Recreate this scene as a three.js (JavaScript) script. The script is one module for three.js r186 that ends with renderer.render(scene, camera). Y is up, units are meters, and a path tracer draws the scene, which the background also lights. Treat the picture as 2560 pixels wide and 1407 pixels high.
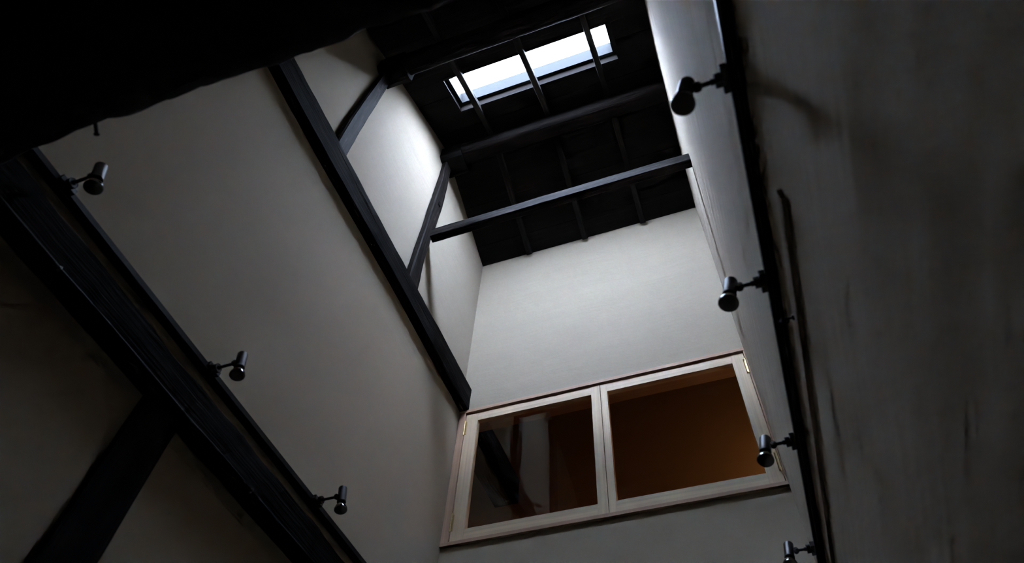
import * as THREE from 'three';
import { mergeGeometries, mergeVertices, toCreasedNormals } from 'three/addons/utils/BufferGeometryUtils.js';
import { RoundedBoxGeometry } from 'three/addons/geometries/RoundedBoxGeometry.js';

// ---------------------------------------------------------------- camera, sky, exposure
const G = 4.5;                       // height of the window-sill datum above the ground floor; heights below are given from it
const W = 1.92;                      // clear width of the light well
const scene = new THREE.Scene();
const camera = new THREE.PerspectiveCamera(2 * Math.atan(703.5 / 1751.95) * 180 / Math.PI, 2560 / 1407, 0.05, 60);
camera.position.set(1.6975, G - 2.966, 3.1215);
{
  const z = new THREE.Vector3(0.234832, -0.818488, 0.524339).normalize();      // backwards axis of the camera
  const y = new THREE.Vector3(0.253292, 0.572313, 0.779936).normalize();
  const x = new THREE.Vector3().crossVectors(y, z).normalize();
  y.crossVectors(z, x);
  camera.quaternion.setFromRotationMatrix(new THREE.Matrix4().makeBasis(x, y, z));
}
camera.focus = 4.3;
camera.userData.fStop = 2.8;
scene.add(camera);
const SKY = 110;                      // an even overcast sky, seen through the roof light only
scene.background = new THREE.Color().setRGB(0.80, 0.985, 1.32);
scene.backgroundIntensity = SKY;
const renderer = new THREE.WebGLRenderer({ antialias: true });
renderer.toneMapping = THREE.LinearToneMapping;
renderer.toneMappingExposure = 1.0;
renderer.shadowMap.enabled = true;
const ROOM_LAMP = 0.17;               // the warm lamp standing in the room behind the casements

// ---------------------------------------------------------------- random numbers and noise
function rng(seed) { let s = seed >>> 0; return () => { s = (s + 0x6d2b79f5) | 0; let t = Math.imul(s ^ (s >>> 15), 1 | s); t = (t + Math.imul(t ^ (t >>> 7), 61 | t)) ^ t; return ((t ^ (t >>> 14)) >>> 0) / 4294967296; }; }
function lattice(seed, nx, ny) {     // tileable value noise on an nx x ny lattice, arguments in 0..1
  const r = rng(seed), v = new Float32Array(nx * ny); for (let i = 0; i < v.length; i++) v[i] = r();
  return (x, y) => {
    x = (x - Math.floor(x)) * nx; y = (y - Math.floor(y)) * ny;
    const i = Math.floor(x), j = Math.floor(y); let a = x - i, b = y - j; a = a * a * (3 - 2 * a); b = b * b * (3 - 2 * b);
    const i0 = i % nx, i1 = (i + 1) % nx, j0 = (j % ny) * nx, j1 = ((j + 1) % ny) * nx;
    return (v[i0 + j0] * (1 - a) + v[i1 + j0] * a) * (1 - b) + (v[i0 + j1] * (1 - a) + v[i1 + j1] * a) * b;
  };
}
function layers(seed, list) {        // [nx, ny, weight] ...
  const f = list.map(([nx, ny, w], k) => [lattice(seed + k * 17, nx, ny), w]), sum = list.reduce((s, l) => s + l[2], 0);
  return (x, y) => { let s = 0; for (const [g, w] of f) s += g(x, y) * w; return s / sum; };
}
function texture(size, fn, srgb) {
  const d = new Uint8Array(size * size * 4);
  for (let y = 0; y < size; y++) for (let x = 0; x < size; x++) {
    const c = fn((x + 0.5) / size, (y + 0.5) / size), o = (y * size + x) * 4;
    for (let k = 0; k < 3; k++) d[o + k] = Math.max(0, Math.min(255, Math.round((Array.isArray(c) ? c[k] : c) * 255)));
    d[o + 3] = 255;
  }
  const t = new THREE.DataTexture(d, size, size, THREE.RGBAFormat);
  t.wrapS = t.wrapT = THREE.RepeatWrapping; t.magFilter = THREE.LinearFilter; t.minFilter = THREE.LinearFilter; t.generateMipmaps = false;
  if (srgb) t.colorSpace = THREE.SRGBColorSpace;
  t.needsUpdate = true;
  return t;
}
function reliefTexture(size, fn) {    // heights kept as floats, so that broad undulations have no steps
  const d = new Float32Array(size * size * 4);
  for (let y = 0; y < size; y++) for (let x = 0; x < size; x++) { const o = (y * size + x) * 4; d[o] = d[o + 1] = d[o + 2] = fn((x + 0.5) / size, (y + 0.5) / size); d[o + 3] = 1; }
  const t = new THREE.DataTexture(d, size, size, THREE.RGBAFormat, THREE.FloatType);
  t.wrapS = t.wrapT = THREE.RepeatWrapping; t.magFilter = THREE.LinearFilter; t.minFilter = THREE.LinearFilter; t.needsUpdate = true;
  return t;
}
function every(t, u, v) { const c = t.clone(); c.repeat.set(1 / u, 1 / v); c.needsUpdate = true; return c; }   // one tile is u x v metres

// plaster: long flat trowel strokes with a fine sandy tooth
const strokes = layers(11, [[3, 10, 0.9], [6, 34, 0.8], [14, 90, 0.45], [40, 200, 0.2]]);
const sand = layers(51, [[256, 256, 1], [120, 120, 0.7]]);
const cloud = layers(71, [[4, 5, 1], [9, 11, 0.6], [26, 30, 0.35]]);
const waves = layers(31, [[4, 9, 1], [7, 19, 0.6], [13, 37, 0.3]]);                  // the hand-floated surface is not flat
const plasterBump = reliefTexture(1024, (x, y) => { const warp = 0.012 * Math.sin(6.283 * x * 2) + 0.01 * cloud(x, y); return 0.66 * waves(x, y + warp) + 0.28 * strokes(x, y + warp) + 0.06 * sand(x, y); });
const plasterTint = texture(512, (x, y) => { const c = 0.955 + 0.045 * (0.6 * cloud(x, y) + 0.4 * strokes(x, y)); return [c, c * 0.995, c * 0.985]; }, true);
// old timber: long fibres along u, with checks and rubbed places
const fibre = layers(91, [[3, 60, 1], [6, 130, 0.9], [14, 250, 0.6]]);
const rubbed = layers(131, [[7, 8, 1], [20, 40, 0.8]]);
const oldWoodTint = texture(1024, (x, y) => { const f = fibre(x, y), r = Math.max(0, rubbed(x, y) - 0.6) * 2.2, c = 0.26 + 0.62 * f * f + 0.8 * r * f; return [c, c * 0.985, c * 0.97]; }, true);
const oldWoodBump = texture(1024, (x, y) => { const f = fibre(x, y), k = fibre(x + 0.37, y * 0.5 + 0.2); return 0.75 * f + 0.25 * rubbed(x, y) - (k > 0.7 ? 0.3 : 0); });
// planed softwood: pale, straight grained
const ring = layers(171, [[2, 46, 1], [2, 110, 0.7], [5, 230, 0.35]]);
const paleTint = texture(512, (x, y) => { const r = ring(x, y), c = 0.86 + 0.14 * (1 - r); return [c, c * (0.975 + 0.02 * (1 - r)), c * (0.945 + 0.04 * (1 - r))]; }, true);
const paleBump = texture(512, (x, y) => ring(x, y));
const frost = layers(211, [[90, 90, 1], [40, 40, 0.6]]);
const frostBump = texture(256, (x, y) => frost(x, y));

const std = (o) => new THREE.MeshStandardMaterial(o), phys = (o) => new THREE.MeshPhysicalMaterial(o);
const rgb = (r, g, b) => new THREE.Color().setRGB(r, g, b);
const M = {
  plaster: std({ color: rgb(0.478, 0.410, 0.318), roughness: 0.93, map: every(plasterTint, 2.2, 2.2), bumpMap: every(plasterBump, 2.3, 1.9), bumpScale: 0.009 }),
  plasterLong: std({ color: rgb(0.478, 0.410, 0.318), roughness: 0.93, map: every(plasterTint, 2.2, 2.2), bumpMap: every(plasterBump, 3.1, 1.9), bumpScale: 0.03 }),
  ochre: std({ color: rgb(0.52, 0.36, 0.21), roughness: 0.95, map: every(plasterTint, 1.7, 1.7), bumpMap: every(plasterBump, 1.9, 1.6), bumpScale: 0.002 }),
  earth: std({ color: rgb(0.42, 0.37, 0.31), roughness: 0.9, map: every(plasterTint, 1.3, 1.3), bumpMap: every(plasterBump, 1, 1), bumpScale: 0.002 }),
  beam: phys({ color: rgb(0.030, 0.0275, 0.027), roughness: 0.85, specularIntensity: 0.06, map: every(oldWoodTint, 1.6, 0.8), bumpMap: every(oldWoodBump, 1.6, 0.8), bumpScale: 0.003 }),
  post: phys({ color: rgb(0.082, 0.068, 0.065), roughness: 0.66, specularIntensity: 0.08, map: every(oldWoodTint, 1.1, 0.6), bumpMap: every(oldWoodBump, 1.1, 0.6), bumpScale: 0.002 }),
  lining: phys({ color: rgb(0.028, 0.0205, 0.0185), roughness: 0.8, specularIntensity: 0.2, map: every(oldWoodTint, 1.5, 0.8), bumpMap: every(oldWoodBump, 1.5, 0.8), bumpScale: 0.002 }),
  log: phys({ color: rgb(0.018, 0.015, 0.014), roughness: 0.85, specularIntensity: 0.2, map: every(oldWoodTint, 1.5, 0.9), bumpMap: every(oldWoodBump, 1.5, 0.9), bumpScale: 0.003 }),
  rafter: phys({ color: rgb(0.040, 0.034, 0.032), roughness: 0.75, specularIntensity: 0.2, map: every(oldWoodTint, 1.5, 0.8), bumpMap: every(oldWoodBump, 1.5, 0.8), bumpScale: 0.0015 }),
  roofwood: phys({ color: rgb(0.026, 0.022, 0.021), roughness: 0.8, specularIntensity: 0.15, map: every(oldWoodTint, 1.5, 0.8), bumpMap: every(oldWoodBump, 1.5, 0.8), bumpScale: 0.0015 }),
  purlin: phys({ color: rgb(0.026, 0.0165, 0.0145), roughness: 0.8, specularIntensity: 0.2, map: every(oldWoodTint, 1.7, 0.9), bumpMap: every(oldWoodBump, 1.7, 0.9), bumpScale: 0.003 }),
  pale: phys({ color: rgb(0.94, 0.75, 0.53), roughness: 0.6, map: every(paleTint, 0.9, 0.5), bumpMap: every(paleBump, 0.9, 0.5), bumpScale: 0.0003 }),
  casing: phys({ color: rgb(0.66, 0.44, 0.31), roughness: 0.6, map: every(paleTint, 0.9, 0.5), bumpMap: every(paleBump, 0.9, 0.5), bumpScale: 0.0003 }),
  batten: phys({ color: rgb(0.34, 0.265, 0.21), roughness: 0.7, map: every(paleTint, 1.1, 0.4), bumpMap: every(paleBump, 1.1, 0.4), bumpScale: 0.0005 }),
  glass: phys({ color: 0xffffff, roughness: 0.0, transmission: 1, thickness: 0, ior: 1.95, side: THREE.DoubleSide }),
  kerb: phys({ color: rgb(0.0095, 0.0105, 0.0115), roughness: 0.7, specularIntensity: 0.15, metalness: 0.0, bumpMap: every(paleBump, 0.6, 0.1), bumpScale: 0.0004 }),
  black: phys({ color: rgb(0.012, 0.012, 0.014), roughness: 0.38, bumpMap: every(frostBump, 0.02, 0.02), bumpScale: 0.00006 }),
  track: phys({ color: rgb(0.007, 0.007, 0.008), roughness: 0.5, specularIntensity: 0.14, bumpMap: every(frostBump, 0.03, 0.03), bumpScale: 0.00005 }),
  mirror: phys({ color: rgb(0.20, 0.21, 0.23), metalness: 1, roughness: 0.10, bumpMap: every(frostBump, 0.1, 0.1), bumpScale: 0.00003 }),
  lens: phys({ color: rgb(0.13, 0.125, 0.105), roughness: 0.32, clearcoat: 0.7, clearcoatRoughness: 0.2, bumpMap: every(frostBump, 0.05, 0.05), bumpScale: 0.0006 }),
  brass: phys({ color: rgb(0.62, 0.47, 0.22), metalness: 1, roughness: 0.28, bumpMap: every(frostBump, 0.03, 0.03), bumpScale: 0.0001 }),
  steel: phys({ color: rgb(0.32, 0.32, 0.33), metalness: 1, roughness: 0.35, bumpMap: every(frostBump, 0.03, 0.03), bumpScale: 0.0001 }),
  cable: phys({ color: rgb(0.010, 0.0095, 0.0095), roughness: 0.6, specularIntensity: 0.3, bumpMap: every(frostBump, 0.03, 0.03), bumpScale: 0.0001 }),
  tiles: std({ color: rgb(0.09, 0.09, 0.095), roughness: 0.8, bumpMap: every(frostBump, 0.2, 0.2), bumpScale: 0.001 }),
  shade: phys({ color: rgb(0.8, 0.72, 0.55), roughness: 0.9, emissive: rgb(1, 0.55, 0.22), emissiveIntensity: 0.35, map: every(plasterTint, 0.3, 0.3) }),
};

// ---------------------------------------------------------------- builders
const used = new Map();
function numbered(n) { const k = used.get(n) ?? 0; used.set(n, k + 1); return k ? n + '_' + String(k).padStart(3, '0') : n; }
const V = (x, y, z) => new THREE.Vector3(x, y, z);
function boxUV(g) {                  // uv in metres from position and facing; u runs along the longer horizontal direction of each face
  g = g.index ? g.toNonIndexed() : g; g.computeVertexNormals();
  const p = g.attributes.position, n = g.attributes.normal, uv = new Float32Array(p.count * 2);
  for (let i = 0; i < p.count; i++) {
    const ax = Math.abs(n.getX(i)), ay = Math.abs(n.getY(i)), az = Math.abs(n.getZ(i)), x = p.getX(i), y = p.getY(i), z = p.getZ(i);
    if (ax >= ay && ax >= az) { uv[2 * i] = z; uv[2 * i + 1] = y; } else if (az >= ay) { uv[2 * i] = x; uv[2 * i + 1] = y; } else { uv[2 * i] = x; uv[2 * i + 1] = z; }
  }
  g.setAttribute('uv', new THREE.BufferAttribute(uv, 2));
  return g;
}
function alongUV(g, axis) {          // uv in metres with u along the grain axis
  g = g.index ? g.toNonIndexed() : g;
  const p = g.attributes.position, n = g.attributes.normal, uv = new Float32Array(p.count * 2), o = [0, 1, 2].filter((k) => k !== axis);
  for (let i = 0; i < p.count; i++) {
    const q = [p.getX(i), p.getY(i), p.getZ(i)], m = [Math.abs(n.getX(i)), Math.abs(n.getY(i)), Math.abs(n.getZ(i))];
    uv[2 * i] = q[axis] + 0.37 * q[o[0]]; uv[2 * i + 1] = m[o[0]] > m[o[1]] ? q[o[1]] : q[o[0]] + 0.21;
  }
  g.setAttribute('uv', new THREE.BufferAttribute(uv, 2));
  return g;
}
const clean = (g) => { g = g.index ? g.toNonIndexed() : g; for (const k of Object.keys(g.attributes)) if (!['position', 'normal', 'uv'].includes(k)) g.deleteAttribute(k); return g; };
const merge = (list) => mergeGeometries(list.map(clean));
function box(x0, x1, y0, y1, z0, z1, r = 0, axis = -1) {   // heights from the datum
  const g = r ? new RoundedBoxGeometry(x1 - x0, y1 - y0, z1 - z0, 2, r) : new THREE.BoxGeometry(x1 - x0, y1 - y0, z1 - z0);
  g.translate((x0 + x1) / 2, (y0 + y1) / 2 + G, (z0 + z1) / 2);
  return axis < 0 ? boxUV(g) : alongUV(g, axis);
}
function prism(points, depth, holes = []) { // outline in (a, b), extruded along +c
  const s = new THREE.Shape(points.map(([a, b]) => new THREE.Vector2(a, b)));
  for (const h of holes) s.holes.push(new THREE.Path(h.map(([a, b]) => new THREE.Vector2(a, b))));
  return new THREE.ExtrudeGeometry(s, { depth, bevelEnabled: false });
}
const slabX = (x0, x1, zy, holes = []) => boxUV(prism(zy.map(([z, y]) => [-z, y + G]), x1 - x0, holes.map((h) => h.map(([z, y]) => [-z, y + G]))).rotateY(Math.PI / 2).translate(x0, 0, 0));
const slabZ = (z0, z1, xy, holes = []) => boxUV(prism(xy.map(([x, y]) => [x, y + G]), z1 - z0, holes.map((h) => h.map(([x, y]) => [x, y + G]))).translate(0, 0, z0));
// a timber swept through rings {p, a, b, w, h}: a and b are the cross axes, w and h the full sizes, ch the chamfer or 'round'
function timber(rings, ch = 0.006, seed = 1, rough = 0.002) {
  const r = rng(seed), round = ch === 'round', K = round ? 20 : 12, pos = [], uv = [], idx = [];
  const wob = new Float32Array(K); let len = 0, prev = null;
  rings.forEach(({ p, a, b, w, h }, i) => {
    if (prev) len += p.distanceTo(prev); prev = p;
    let per = 0, last = null;
    for (let k = 0; k <= K; k++) {
      const q = k % K; let u, v;
      if (round) { const t = q / K * 2 * Math.PI, e = 0.72, c = Math.cos(t), s = Math.sin(t); u = Math.sign(c) * Math.abs(c) ** e * w / 2; v = Math.sign(s) * Math.abs(s) ** e * h / 2; } else {
        const c = Math.min(ch, w / 3, h / 3), W2 = w / 2, H2 = h / 2;
        [u, v] = [[W2, -H2 + c], [W2, 0], [W2, H2 - c], [W2 - c, H2], [0, H2], [-W2 + c, H2], [-W2, H2 - c], [-W2, 0], [-W2, -H2 + c], [-W2 + c, -H2], [0, -H2], [W2 - c, -H2]][q];
      }
      if (k < K) wob[k] = 0.6 * wob[k] + (r() - 0.5) * rough * 2;
      const f = 1 + wob[q] / Math.max(0.02, Math.hypot(u, v));
      const P = p.clone().addScaledVector(a, u * f).addScaledVector(b, v * f);
      if (last) per += P.distanceTo(last); last = P;
      pos.push(P.x, P.y, P.z); uv.push(len + seed * 0.173, per + seed * 0.291);
    }
  });
  const N = rings.length, S = K + 1, flip = rings[0].a.clone().cross(rings[0].b).dot(rings[N - 1].p.clone().sub(rings[0].p)) > 0;
  const tri = (a, b, c) => flip ? idx.push(a, b, c) : idx.push(a, c, b);
  for (let i = 0; i < N - 1; i++) for (let k = 0; k < K; k++) { const A = i * S + k, B = A + 1, C = A + S, D = C + 1; tri(A, B, C); tri(B, D, C); }
  for (const e of [0, N - 1]) {
    const base = pos.length / 3, { p } = rings[e]; pos.push(p.x, p.y, p.z); uv.push(0, 0);
    for (let k = 0; k <= K; k++) { const o = (e * S + k) * 3, c = V(pos[o], pos[o + 1], pos[o + 2]).sub(p); pos.push(pos[o], pos[o + 1], pos[o + 2]); uv.push(c.dot(rings[e].a), c.dot(rings[e].b)); }
    for (let k = 1; k <= K; k++) e ? tri(base, base + k, base + k + 1) : tri(base, base + k + 1, base + k);
  }
  const g = new THREE.BufferGeometry();
  g.setAttribute('position', new THREE.Float32BufferAttribute(pos, 3)); g.setAttribute('uv', new THREE.Float32BufferAttribute(uv, 2)); g.setIndex(idx);
  return toCreasedNormals(g, 0.6);
}
const X = V(1, 0, 0), Y = V(0, 1, 0), Z = V(0, 0, 1);
// straight timbers with their faces at the given coordinates, dressed by hand: n rings along the grain axis
function bar(axis, x0, x1, y0, y1, z0, z1, { ch = 0.006, seed = 1, rough = 0.002, n = 0, shape } = {}) {
  const lo = [x0, y0 + G, z0], hi = [x1, y1 + G, z1], L = hi[axis] - lo[axis]; n = n || Math.max(2, Math.round(L / 0.07));
  const [a, b] = axis === 0 ? [Z, Y] : axis === 1 ? [X, Z] : [X, Y], ai = axis === 0 ? 2 : 0, bi = axis === 1 ? 2 : 1, rings = [];
  for (let i = 0; i <= n; i++) {
    const t = i / n, p = V((lo[0] + hi[0]) / 2, (lo[1] + hi[1]) / 2, (lo[2] + hi[2]) / 2); p.setComponent(axis, lo[axis] + L * t);
    const ring = { p, a, b, w: hi[ai] - lo[ai], h: hi[bi] - lo[bi] };
    if (shape) shape(ring, t, L * t);
    rings.push(ring);
  }
  return timber(rings, ch, seed, rough);
}
function tag(o, label, category, group, kind) { o.userData = { label }; if (category) o.userData.category = category; if (group) o.userData.group = group; if (kind) o.userData.kind = kind; return o; }
function shadows(m) { m.castShadow = true; m.receiveShadow = true; return m; }
function thing(name, label, category, [x, y, z], group, kind) {
  const o = new THREE.Group(); o.name = numbered(name); o.position.set(x, y + G, z); scene.add(o);
  return tag(o, label, category, group, kind);
}
function at(root) { const p = V(0, 0, 0); for (let o = root; o && o !== scene; o = o.parent) p.add(o.position); return p; }
function part(name, geometry, material, parent, label) {    // geometry in scene coordinates
  const p = at(parent), m = shadows(new THREE.Mesh(geometry.clone().translate(-p.x, -p.y, -p.z), material)); m.name = name; parent.add(m);
  if (label) m.userData.label = label;
  return m;
}
function solo(name, geometry, material, label, category, group, kind) {
  geometry.computeBoundingBox(); const b = geometry.boundingBox, c = V((b.min.x + b.max.x) / 2, b.min.y, (b.min.z + b.max.z) / 2);
  const m = shadows(new THREE.Mesh(geometry.translate(-c.x, -c.y, -c.z), material)); m.name = numbered(name); m.position.copy(c); scene.add(m);
  return tag(m, label, category, group, kind);
}
function structure(name, geometry, material, label) {
  const m = shadows(new THREE.Mesh(geometry, material)); m.name = numbered(name); scene.add(m); m.userData = { kind: 'structure', label }; return m;
}
function tube(points, r, seg = 40, rad = 10) { return new THREE.TubeGeometry(new THREE.CatmullRomCurve3(points), seg, r, rad, false); }

// ---------------------------------------------------------------- the shell
const ridgeZ = 0.98, ridgeY = 2.71, PF = 0.47, backY = 2.27, PB = (ridgeY - backY) / ridgeZ;      // underside of the roof boards
const roofY = (z) => z > ridgeZ ? ridgeY - PF * (z - ridgeZ) : backY + PB * z;
const FRONT = 3.02, END = 6.2, FLOOR = -G;
const gable = [[-0.2, FLOOR - 0.1], [END, FLOOR - 0.1], [END, -1.1], [FRONT + 0.12, -1.1], [FRONT + 0.12, roofY(FRONT + 0.12) + 0.04], [ridgeZ, ridgeY + 0.04], [-0.2, roofY(-0.2) + 0.04]];
structure('wall_left', slabX(-0.12, 0, gable), M.plaster, 'pale trowelled plaster wall with dark timbers, left of the casements');
structure('wall_right', slabX(W, W + 0.12, gable), M.plasterLong, 'pale trowelled plaster wall with the shorter-armed spotlights, right of the casements');
const backZ = -0.18;
structure('wall_back', slabZ(backZ, 0, [[0, FLOOR - 0.1], [W, FLOOR - 0.1], [W, roofY(0) + 0.03], [0, roofY(0) + 0.03]], [[[0.002, -0.598], [W - 0.002, -0.598], [W - 0.002, 0.453], [0.002, 0.453]]]), M.plaster, 'brightest plaster wall, holding the two pale wooden casements');
structure('wall_front', box(0, W, -1.12, roofY(FRONT) + 0.03, FRONT, FRONT + 0.12), M.plaster, 'plaster wall above the rough log beam');
structure('wall_end', box(-0.12, W + 0.12, FLOOR - 0.1, -1.1, END, END + 0.12), M.plaster, 'far plaster wall of the passage below');
const trackY = (z) => -1.385 - 0.06 * (z - 1.3);                      // the right track sags a little towards the front
structure('floor', box(-0.12, W + 0.12, FLOOR - 0.1, FLOOR, -0.2, END + 0.12), M.earth, 'beaten earth floor of the passage');
structure('ceiling', box(-0.12, W + 0.12, -1.24, -1.12, FRONT - 0.06, END + 0.12, 0, 0), M.roofwood, 'low dark board ceiling over the passage');

// roof: boards seen from below, each its own board, under a covering with one opening
const SKY0 = 1.333, SKY1 = 1.655, SX0 = 0.305, SX1 = 1.63;          // opening of the roof light, along z and x
const roofGroup = new THREE.Group(); roofGroup.name = 'roof'; roofGroup.userData = { kind: 'structure', label: 'pitched roof of dark stained boards' }; scene.add(roofGroup);
{
  const r = rng(5), shades = [0.85, 1, 1.15].map((k) => { const m = M.roofwood.clone(); m.color.multiplyScalar(k); return m; });
  const lay = (zA, zB, x0, x1, i) => {                               // one board from zA to zB measured along z
    const yA = roofY(zA), yB = roofY(zB), t = 0.014, lift = (i % 2) * 0.004 + r() * 0.0015;
    const g = slabX(x0, x1, [[zA, yA + lift], [zB, yB + lift], [zB, yB + lift + t], [zA, yA + lift + t]]);
    part('board', alongUV(g, 0), shades[Math.floor(r() * 3)], roofGroup);
  };
  const back = [0, 0.165, 0.33, 0.49, 0.655, 0.82, ridgeZ], front = [ridgeZ, 1.155, SKY0, 1.495, SKY1, 1.85, 2.045, 2.22, 2.395, 2.57, 2.745, FRONT];
  back.slice(1).forEach((z, i) => lay(back[i] + 0.0015, z - 0.0015, 0, W, i));
  front.slice(1).forEach((z, i) => {
    const a = front[i] + 0.0015, b = z - 0.0015;
    if (a > SKY0 - 0.01 && b < SKY1 + 0.01) { lay(a, b, 0, SX0, i); lay(a, b, SX1, W, i); } else lay(a, b, 0, W, i);
  });
  // covering over the boards: one slab each side of the ridge, the front one in four strips round the opening
  const cover = (z0, z1, x0, x1) => slabX(x0, x1, [[z0, roofY(z0) + 0.02], [z1, roofY(z1) + 0.02], [z1, roofY(z1) + 0.085], [z0, roofY(z0) + 0.085]]);
  const O = -0.12, E = W + 0.12, F = FRONT + 0.12;
  part('roof_covering', merge([cover(-0.2, ridgeZ, O, E), cover(ridgeZ, SKY0, O, E), cover(SKY1, F, O, E), cover(SKY0, SKY1, O, SX0), cover(SKY0, SKY1, SX1, E)]), M.roofwood, roofGroup);
}

// ---------------------------------------------------------------- roof light
const SL = Math.hypot(1, PF), nY = 1 / SL, nZ = PF / SL;            // outward normal of the front slope
function slopeBox(x0, x1, z0, z1, h0, h1, axis) {                    // a block on the front slope: z along the underside, h square to it
  const q = (z, h) => [z + nZ * h, roofY(z) + nY * h];
  const g = slabX(x0, x1, [q(z0, h0), q(z1, h0), q(z1, h1), q(z0, h1)]);
  return axis === undefined ? g : alongUV(g, axis);
}
{
  const win = thing('window_1', 'bright overcast roof light crossed by three rafters', undefined, [0.97, roofY(1.5), 1.5], undefined, 'structure');
  const a = 0.018, h = [0.0, 0.055];
  for (const [x0, x1, z0, z1, ax] of [[SX0 - a, SX1 + a, SKY0 - a, SKY0, 0], [SX0 - a, SX1 + a, SKY1, SKY1 + a, 0], [SX0 - a, SX0, SKY0, SKY1, 2], [SX1, SX1 + a, SKY0, SKY1, 2]])
    part('lining_board', slopeBox(x0, x1, z0, z1, h[0] - 0.006, h[1], ax), M.lining, win);
  const k = 0.006;
  const i = 0.026;                                                     // the kerb stands a little inside the lining
  for (const [x0, x1, z0, z1, ax] of [[SX0 - 0.03, SX1 + 0.03, SKY0 - 0.03, SKY0 + i, 0], [SX0 - 0.03, SX1 + 0.03, SKY1 + k, SKY1 + 0.03, 0], [SX0 - 0.03, SX0 + i, SKY0 + i, SKY1 + k, 2], [SX1 - i, SX1 + 0.03, SKY0 + i, SKY1 + k, 2]])
    part('kerb', slopeBox(x0, x1, z0, z1, 0.056, 0.165, ax), M.kerb, win, 'grey metal kerb of the roof light');
  part('pane', slopeBox(SX0 - 0.02, SX1 + 0.02, SKY0 - 0.02, SKY1 + 0.02, 0.165, 0.169), M.glass, win);
}

// ---------------------------------------------------------------- roof timbers
const rafterX = [0.452, 0.963, 1.472];
rafterX.forEach((x, i) => {
  const dir = V(0, PB, 1).normalize(), up = V(0, 1, -PB).normalize(), rings = [];
  for (let k = 0; k <= 12; k++) { const z = -0.0 + (ridgeZ - 0.03) * k / 12; rings.push({ p: V(x, roofY(z) + G, z).addScaledVector(up, -0.03), a: X, b: up, w: 0.046, h: 0.06 }); }
  solo('rafter', timber(rings, 0.004, 20 + i, 0.0012), M.rafter, ['dark rafter ending on the back wall above the left casement', 'dark rafter ending on the back wall between the outer two', 'dark rafter ending on the back wall nearest the right wall'][i], 'rafter', 'rafters of the back roof slope');
});
rafterX.forEach((x, i) => {
  const up = V(0, 1, PF).normalize(), rings = [];
  for (let k = 0; k <= 24; k++) { const z = ridgeZ + 0.03 + (FRONT - ridgeZ - 0.03) * k / 24; rings.push({ p: V(x, roofY(z) + G, z).addScaledVector(up, -0.03), a: X, b: up, w: 0.046, h: 0.06 }); }
  solo('rafter', timber(rings, 0.004, 30 + i, 0.0012), M.rafter, ['dark rafter crossing the left end of the roof light', 'dark rafter crossing the middle of the roof light', 'dark rafter crossing the right end of the roof light'][i], 'rafter', 'rafters of the front roof slope');
});
solo('ridge_beam', bar(0, 0.189, W + 0.02, 2.455, 2.628, 0.885, 1.05, { ch: 'round', seed: 41, rough: 0.0018 }), M.purlin, 'rough brown-black ridge beam dividing the two roof slopes', 'beam');
solo('purlin', bar(0, 0.194, W + 0.02, 1.985, 2.148, 1.865, 2.01, { ch: 'round', seed: 42, rough: 0.0018 }), M.purlin, 'rough brown-black purlin running above the roof light', 'beam');
solo('bracket_block', bar(0, 0.0, 0.19, 2.43, 2.64, 0.83, 1.045, { ch: 0.03, seed: 43, rough: 0.002, n: 4 }), M.roofwood, 'dark wooden bracket block carrying the ridge beam on the taller post', 'bracket', 'bracket blocks');
solo('bracket_block', bar(0, 0.0, 0.195, 1.945, 2.145, 1.845, 2.02, { ch: 0.03, seed: 44, rough: 0.002, n: 4 }), M.roofwood, 'dark wooden bracket block carrying the purlin on the shorter post', 'bracket', 'bracket blocks');

// posts standing on the long wall beam, each a little crooked
solo('post', bar(1, 0.0, 0.05, 0.64, 1.943, 1.9, 2.0, { ch: 0.008, seed: 51, rough: 0.0015, n: 16, shape: (q, t) => { q.p.z += 0.006 * Math.sin(t * 5) - 0.012 * t; q.h *= 1.04 - 0.12 * t + 0.05 * Math.sin(t * 4); q.a = X; q.p.x -= 0.0; } }), M.post, 'shorter grey-sheened post on the left wall below the purlin', 'post', 'posts on the long wall beam');
{
  const tall = thing('post', 'taller crooked dark post on the left wall below the ridge beam', 'post', [0.025, 0.64, 0.96], 'posts on the long wall beam');
  part('shaft', bar(1, 0.0, 0.05, 0.64, 2.428, 0.905, 1.02, { ch: 0.008, seed: 52, rough: 0.002, n: 26, shape: (q, t) => { q.p.z += 0.012 * Math.sin(t * 6.0 + 0.4) - 0.014 * t; q.h *= 1 - 0.12 * t + 0.10 * Math.cos(t * 9 + 0.5); } }), M.post, tall);
  part('peg', bar(0, 0.04, 0.058, 1.755, 1.80, 0.925, 0.955, { ch: 0.003, seed: 53, rough: 0.0008, n: 2 }), M.roofwood, tall, 'small plugged mortise');
}
solo('tie_beam', bar(0, 0.046, W, 1.295, 1.395, 0.885, 0.945, { ch: 0.005, seed: 61, rough: 0.0015, shape: (q, t) => { q.p.y += 0.006 * Math.sin(t * 3.14); } }), M.post, 'slender worn tie beam spanning from the taller post to the right wall', 'beam');

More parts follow.
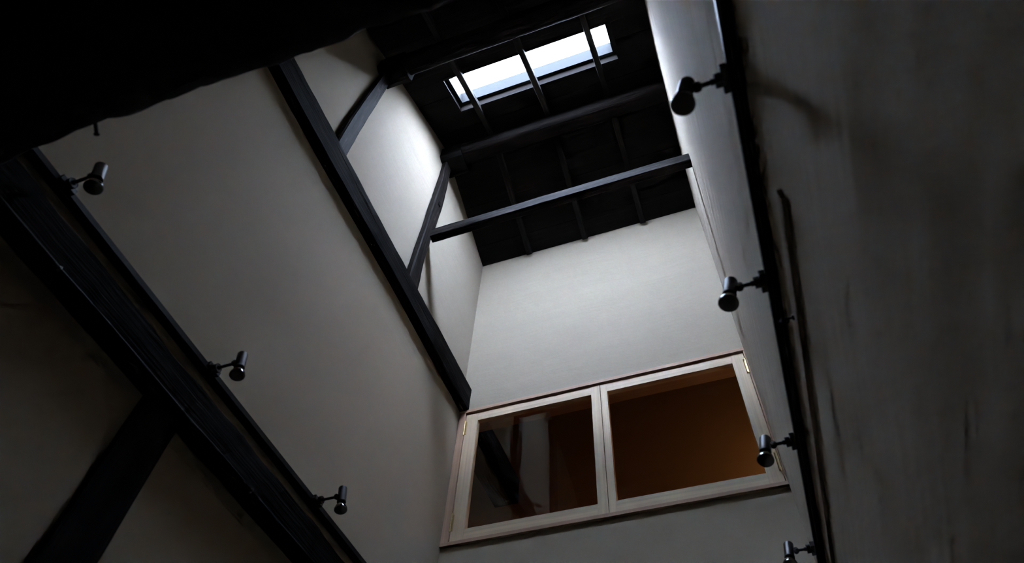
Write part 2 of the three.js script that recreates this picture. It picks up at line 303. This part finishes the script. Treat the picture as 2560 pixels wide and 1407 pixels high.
// ---------------------------------------------------------------- long timbers on the left wall
{
  const t = thing('wall_beam', 'upper long dark split beam on the left wall ending above the casement', 'beam', [0.03, 0.455, 1.5]);
  const r = rng(8);
  const crack = (z0, z1, y) => { const P = []; for (let k = 0; k <= 10; k++) P.push(V(0.0602, y + G + 0.006 * (r() - 0.5) + 0.012 * k / 10, z0 + (z1 - z0) * k / 10)); return tube(P, 0.0016, 30, 5); };
  part('timber', bar(2, -0.01, 0.06, 0.455, 0.665, 0.0, FRONT, { ch: 0.007, seed: 71, rough: 0.0022, n: 60, shape: (q, t, l) => { q.p.y += 0.006 * Math.sin(l * 2.1); q.h *= 1 + 0.05 * Math.sin(l * 3.3 + 1); } }), M.beam, t);
  for (const [a, b, y] of [[0.35, 1.75, 0.575], [1.55, 2.6, 0.60]]) part('crack', crack(a, b, y), M.black, t);
}
{
  const t = thing('wall_beam', 'lower thick dark beam on the left wall with a cable along it', 'beam', [0.035, -1.425, 1.5]);
  part('timber', bar(2, -0.01, 0.072, -1.425, -1.285, 0.0, FRONT + 0.3, { ch: 0.006, seed: 72, rough: 0.0022, n: 66, shape: (q, tt, l) => { const d = 0.004 * Math.sin(l * 5.3) + 0.0035 * Math.sin(l * 11 + 1) + 0.003 * Math.sin(l * 23); q.p.y += d / 2; q.h += d; } }), M.beam, t);
}
solo('wall_post', bar(1, -0.01, 0.03, FLOOR, -1.42, 1.93, 2.085, { ch: 0.006, seed: 73, rough: 0.002, n: 40, shape: (q, t, l) => { q.h *= 1 + 0.03 * Math.sin(l * 6); } }), M.beam, 'dark upright post below the lower wall beam', 'post');
{
  const c = thing('cable', 'thin black cable clipped along the lower edge of the lower wall beam', 'cable', [0.078, -1.44, 1.5]);
  const P = []; for (let k = 0; k <= 16; k++) P.push(V(0.079 + 0.001 * Math.sin(k * 1.7), G - 1.422 + 0.0015 * Math.sin(k * 2.3), 0.02 + (FRONT + 0.1) * k / 16));
  part('cord', tube(P, 0.0045, 80, 8), M.cable, c);
  for (const z of [0.5, 1.575, 2.56]) part('clip', merge([new THREE.TorusGeometry(0.006, 0.0016, 6, 14).translate(0.079, G - 1.422, z), box(0.071, 0.079, -1.431, -1.414, z - 0.004, z + 0.004, 0.001)]), M.steel, c, 'small metal cable clip');
}
// rough log across the front of the well, close to the eye
{
  const r = rng(77), b1 = layers(301, [[16, 3, 1], [40, 5, 0.6], [90, 9, 0.3]]), N = 110, K = 40, pos = [], uv = [], idx = [];
  for (let i = 0; i <= N; i++) for (let k = 0; k <= K; k++) {
    const x = -0.06 + (W + 0.12) * i / N, t = k / K * 2 * Math.PI, rad = 0.146 + 0.034 * (b1(i / N * 0.98, k / K) - 0.5) + 0.012 * Math.sin(x * 3.1 + 0.5) * Math.cos(t - 0.6);
    pos.push(x, G - 1.425 + rad * Math.sin(t), 3.012 - 0.012 * Math.max(0, 0.5 - x) * 2 + rad * Math.cos(t)); uv.push(x, k / K * 0.92);
  }
  for (let i = 0; i < N; i++) for (let k = 0; k < K; k++) { const A = i * (K + 1) + k, B = A + K + 1; idx.push(A, A + 1, B, A + 1, B + 1, B); }
  const g = new THREE.BufferGeometry(); g.setAttribute('position', new THREE.Float32BufferAttribute(pos, 3)); g.setAttribute('uv', new THREE.Float32BufferAttribute(uv, 2)); g.setIndex(idx); g.computeVertexNormals();
  solo('log_beam', g, M.log, 'massive black rough log beam crossing the upper left foreground', 'beam');
  solo('iron_nail', merge([new THREE.CylinderGeometry(0.005, 0.0045, 0.052, 8).translate(0, 0.016, 0), new THREE.CylinderGeometry(0.0065, 0.0065, 0.004, 10).translate(0, -0.011, 0)]).rotateX(0.9).rotateZ(-0.15).translate(0.475, G - 1.452, 2.868), M.cable, 'short dark iron nail sticking out of the log beam', 'nail');
}

// ---------------------------------------------------------------- casements in the back wall
{
  const t = thing('trim_1', 'pale wooden casing round the pair of casements', undefined, [W / 2, -0.6, -0.09], undefined, 'structure');
  part('sill', box(0.0, W, -0.606, -0.582, backZ - 0.01, 0.018, 0.002, 0), M.casing, t);
  part('head', box(0.0, W, 0.428, 0.455, backZ - 0.01, 0.014, 0.002, 0), M.casing, t);
  part('jamb', box(0.0, 0.049, -0.582, 0.428, backZ - 0.01, 0.012, 0.002, 1), M.casing, t);
  part('jamb', box(1.911, W, -0.582, 0.428, backZ - 0.01, 0.012, 0.002, 1), M.casing, t);
}
function casement(label, x0, x1, sl, sr, hingeX, out) {
  const win = thing('window_' + (used.get('casement') ?? 2), label, undefined, [(x0 + x1) / 2, -0.578, -0.015], undefined, 'structure');
  used.set('casement', (used.get('casement') ?? 2) + 1);
  const y0 = -0.578, y1 = 0.421, z0 = -0.035, z1 = 0.002, rb = 0.078, rt = 0.074;
  part('stile', box(x0, x0 + sl, y0, y1, z0, z1, 0.002, 1), M.pale, win);
  part('stile', box(x1 - sr, x1, y0, y1, z0, z1, 0.002, 1), M.pale, win);
  part('rail', box(x0 + sl - 0.002, x1 - sr + 0.002, y1 - rt, y1, z0 + 0.001, z1 - 0.0008, 0.002, 0), M.pale, win);
  part('rail', box(x0 + sl - 0.002, x1 - sr + 0.002, y0, y0 + rb, z0 + 0.001, z1 - 0.0008, 0.002, 0), M.pale, win);
  part('pane', box(x0 + sl - 0.006, x1 - sr + 0.006, y0 + rb - 0.006, y1 - rt + 0.006, -0.0205, -0.0165), M.glass, win);
  for (const y of [0.292, -0.448]) {
    const hg = part('hinge', merge([
      new THREE.CylinderGeometry(0.0055, 0.0055, 0.118, 12).translate(hingeX, G + y, 0.0105),
      new THREE.SphereGeometry(0.0065, 10, 8).translate(hingeX, G + y + 0.061, 0.0105), new THREE.SphereGeometry(0.0065, 10, 8).translate(hingeX, G + y - 0.061, 0.0105)]), M.brass, win, 'brass butt hinge');
    part('hinge_leaf', box(hingeX, hingeX + out * 0.014, y - 0.055, y + 0.055, 0.0015, 0.006, 0.0006), M.brass, hg);
    for (const d of [-0.033, -0.011, 0.011, 0.033]) part('knuckle_joint', new THREE.TorusGeometry(0.0056, 0.0006, 6, 14).rotateX(Math.PI / 2).translate(hingeX, G + y + d, 0.0105), M.steel, hg);
  }
  return win;
}
casement('left pale wooden casement whose glass mirrors the dark timbers', 0.051, 0.988, 0.088, 0.06, 0.05, 1);
casement('right pale wooden casement showing an orange-brown room', 0.991, 1.908, 0.044, 0.078, 1.9085, -1);

// ---------------------------------------------------------------- the room behind the casements
{
  const a = -0.5, b = 2.5, f = -1.35, c = 1.32, d = -1.05;
  structure('wall_inner_back', box(a - 0.1, b + 0.1, f - 0.1, c + 0.1, d - 0.1, d), M.ochre, 'ochre earth wall seen through the casements');
  structure('wall_inner_left', box(a - 0.1, a, f - 0.1, c + 0.1, d, backZ), M.ochre, 'ochre earth wall on the left of the room behind the casements');
  structure('wall_inner_right', box(b, b + 0.1, f - 0.1, c + 0.1, d, backZ), M.ochre, 'ochre earth wall on the right of the room behind the casements');
  structure('wall_inner_front', merge([box(a - 0.1, -0.001, f - 0.1, c + 0.1, backZ - 0.001, -0.05), box(W + 0.001, b + 0.1, f - 0.1, c + 0.1, backZ - 0.001, -0.05)]), M.ochre, 'inner face of the wall beside the casements');
  structure('ceiling_inner', box(a, b, c, c + 0.08, d, backZ, 0, 0), M.roofwood, 'dark board ceiling of the room behind the casements');
  structure('floor_inner', box(a, b, f - 0.08, f, d, backZ), M.earth, 'floor of the room behind the casements');
  solo('room_beam', bar(2, -0.15, 0.045, 0.47, 0.70, d, backZ, { ch: 0.006, seed: 81, rough: 0.002 }), M.beam, 'black beam end seen through the left casement', 'beam');
  const lx = 2.3, lz = -0.72, ly = 0.08, L = thing('floor_lamp', 'small warm paper lamp in the room behind the right casement', 'lamp', [lx, f, lz]);
  part('base', new THREE.CylinderGeometry(0.10, 0.11, 0.03, 24).translate(lx, f + G + 0.015, lz), M.beam, L);
  part('stand', new THREE.CylinderGeometry(0.012, 0.012, ly - f - 0.13, 12).translate(lx, (f + ly - 0.07) / 2 + G, lz), M.beam, L);
  part('lamp_shade', new THREE.CylinderGeometry(0.09, 0.11, 0.2, 28, 1, true).translate(lx, ly + G, lz), M.shade, L);
  const p = new THREE.PointLight(new THREE.Color().setRGB(1, 0.60, 0.31), ROOM_LAMP, 0, 2); p.position.set(lx, ly + G, lz); p.castShadow = true; p.shadow.radius = 3; scene.add(p);
}

// ---------------------------------------------------------------- light tracks and spotlights
{
  const section = (s) => { // channel opening downwards: back against the wall at 0, front at 0.038
    const p = [[0, 0], [0.004, 0], [0.004, -0.004], [0.038, -0.004], [0.038, -0.026], [0.0275, -0.026], [0.0275, -0.017], [0.0235, -0.017], [0.0235, -0.026], [0.0155, -0.026], [0.0155, -0.017], [0.0115, -0.017], [0.0115, -0.026], [0, -0.026]];
    return p.map(([x, y]) => [s > 0 ? x : W - 0.0005 - x * 0.79, y - 1.154]);
  };
  const L = thing('light_track', 'black grooved light track along the left wall', 'light track', [0.02, -1.18, 1.5], 'light tracks');
  part('channel', alongUV(slabZ(0.01, FRONT - 0.01, section(1)), 2), M.track, L);
  part('end_cap', box(0.0, 0.04, -1.181, -1.153, 0.0, 0.012, 0.002), M.track, L);
  const R = thing('light_track', 'black light track along the right wall', 'light track', [W - 0.02, -1.4, 1.5], 'light tracks');
  const lean = (g) => { const p = g.attributes.position; for (let i = 0; i < p.count; i++) p.setY(i, p.getY(i) + trackY(p.getZ(i)) + 1.154); return g; };
  part('channel', lean(alongUV(slabZ(0.01, 1.35, section(-1)), 2)), M.track, R); part('channel', lean(alongUV(slabZ(1.356, FRONT - 0.01, section(-1)), 2)), M.track, R);
  part('joiner', lean(box(W - 0.0305, W - 0.001, -1.1815, -1.157, 1.335, 1.371, 0.002)), M.track, R);
  part('end_cap', lean(box(W - 0.031, W - 0.0005, -1.181, -1.153, 0.0, 0.012, 0.002)), M.track, R);
}
// one spotlight; local frame: the track face at x = 0, the arm along +x, y up
function spotlight(label, reach) {
  const o = new THREE.Group(); o.name = numbered('spotlight'); scene.add(o); tag(o, label, 'spotlight', 'track spotlights');
  const cyl = (r0, r1, h, n = 24) => new THREE.CylinderGeometry(r0, r1, h, n), P = (name, g, m, parent = o, lab) => { const x = shadows(new THREE.Mesh(g, m)); x.name = name; parent.add(x); if (lab) x.userData.label = lab; return x; };
  P('adapter', merge([new RoundedBoxGeometry(0.016, 0.022, 0.062, 2, 0.003).translate(0.0075, -0.014, 0), cyl(0.0165, 0.0165, 0.02, 24).rotateZ(Math.PI / 2).translate(0.018, -0.012, 0), new THREE.TorusGeometry(0.0152, 0.0016, 8, 24).rotateY(Math.PI / 2).translate(0.028, -0.012, 0)]), M.black);
  P('arm', merge([cyl(0.0055, 0.0055, reach - 0.053, 16).rotateZ(Math.PI / 2).translate(0.026 + (reach - 0.053) / 2, -0.012, 0), cyl(0.0075, 0.0075, 0.01, 16).rotateZ(Math.PI / 2).translate(0.033, -0.012, 0)]), M.black);
  P('knuckle', merge([new THREE.SphereGeometry(0.0105, 18, 12).translate(reach - 0.027, -0.012, 0), cyl(0.009, 0.009, 0.018, 16).rotateX(Math.PI / 2).translate(reach - 0.025, -0.012, 0)]), M.black);
  const lathe = (pts) => new THREE.LatheGeometry(pts.map(([x, y]) => new THREE.Vector2(x, y)), 36);
  const socket = P('socket', lathe([[0, 0.042], [0.013, 0.042], [0.0165, 0.0405], [0.018, 0.037], [0.018, -0.026], [0.0172, -0.0275], [0.0185, -0.029], [0.0185, -0.034], [0.0165, -0.035], [0.0145, -0.031], [0.012, -0.02], [0, -0.02]]), M.black);
  socket.position.set(reach, -0.012, 0);
  P('bulb', lathe([[0.0105, -0.022], [0.0115, -0.036], [0.0125, -0.041], [0.017, -0.047], [0.0225, -0.056], [0.0256, -0.065], [0.0264, -0.070], [0.0262, -0.0725]]), M.mirror, socket, 'silvered reflector bulb');
  P('bulb_face', lathe([[0.0262, -0.0724], [0.0248, -0.0752], [0.019, -0.0775], [0.010, -0.0788], [0, -0.0792]]), M.lens, socket, 'frosted front of the bulb');
  return o;
}
const longArm = spotlight('left-wall spotlight nearest the black log beam', 0.121), shortArm = spotlight('right-wall spotlight nearest the roof light', 0.092);
function mount(first, label, side, z, aim) {          // aim: where the bulb points, in room directions
  const o = label ? first.clone() : first;
  if (label) { o.name = numbered('spotlight'); scene.add(o); o.userData = { ...first.userData, label }; }
  o.position.set(side > 0 ? 0.038 : W - 0.030, G + (side > 0 ? -1.154 : trackY(z)), z); o.rotation.set(0, side > 0 ? 0 : Math.PI, 0);
  o.children[3].quaternion.setFromUnitVectors(V(0, -1, 0), V(aim[0] * side, aim[1], aim[2] * side).normalize());
}
mount(longArm, '', 1, 2.705, [0.21, -0.95, -0.2]);
mount(longArm, 'left-wall spotlight in the middle of the left track', 1, 1.94, [0.19, -0.97, -0.04]);
mount(longArm, 'left-wall spotlight lowest in view, farthest from the log beam', 1, 1.183, [0.18, -0.97, 0.0]);
mount(shortArm, '', -1, 2.52, [-0.22, -0.97, 0.02]);
mount(shortArm, 'right-wall spotlight in front of the plaster above the right casement', -1, 1.94, [-0.22, -0.97, 0.15]);
mount(shortArm, 'right-wall spotlight in front of the right casement stile', -1, 1.262, [-0.18, -0.95, 0.25]);
mount(shortArm, 'right-wall spotlight below the casements, cut by the lower picture edge', -1, 0.62, [-0.14, -0.93, 0.3]);

// ---------------------------------------------------------------- batten and hook on the right wall
{
  const b = thing('wall_batten', 'thin brown wooden batten on the right wall below the track', 'batten', [W - 0.006, -1.66, 1.2]);
  part('strip', bar(2, W - 0.012, W + 0.002, -1.607, -1.567, 0.0, 2.352, { ch: 0.002, seed: 91, rough: 0.0006, shape: (q) => { q.p.y -= 0.12 * (q.p.z - 1.3); } }), M.batten, b);
  const h = thing('hook', 'small dark screw hook on the batten of the right wall', 'hook', [W - 0.02, -1.655, 1.985]);
  const P = []; for (let k = 0; k <= 14; k++) { const t = k / 14 * 4.4; P.push(V(W - 0.026 - 0.009 + 0.009 * Math.cos(t - 1.2), G - 1.6558 + 0.009 * Math.sin(t - 1.2) - 0.004, 1.985)); }
  part('shank', new THREE.CylinderGeometry(0.0024, 0.0024, 0.022, 10).rotateZ(Math.PI / 2).translate(W - 0.022, G - 1.655, 1.985), M.cable, h);
  part('plate', new THREE.CylinderGeometry(0.006, 0.0065, 0.004, 14).rotateZ(Math.PI / 2).translate(W - 0.0145, G - 1.655, 1.985), M.cable, h);
  part('bend', tube(P, 0.0022, 24, 8), M.cable, h);
}

renderer.render(scene, camera);
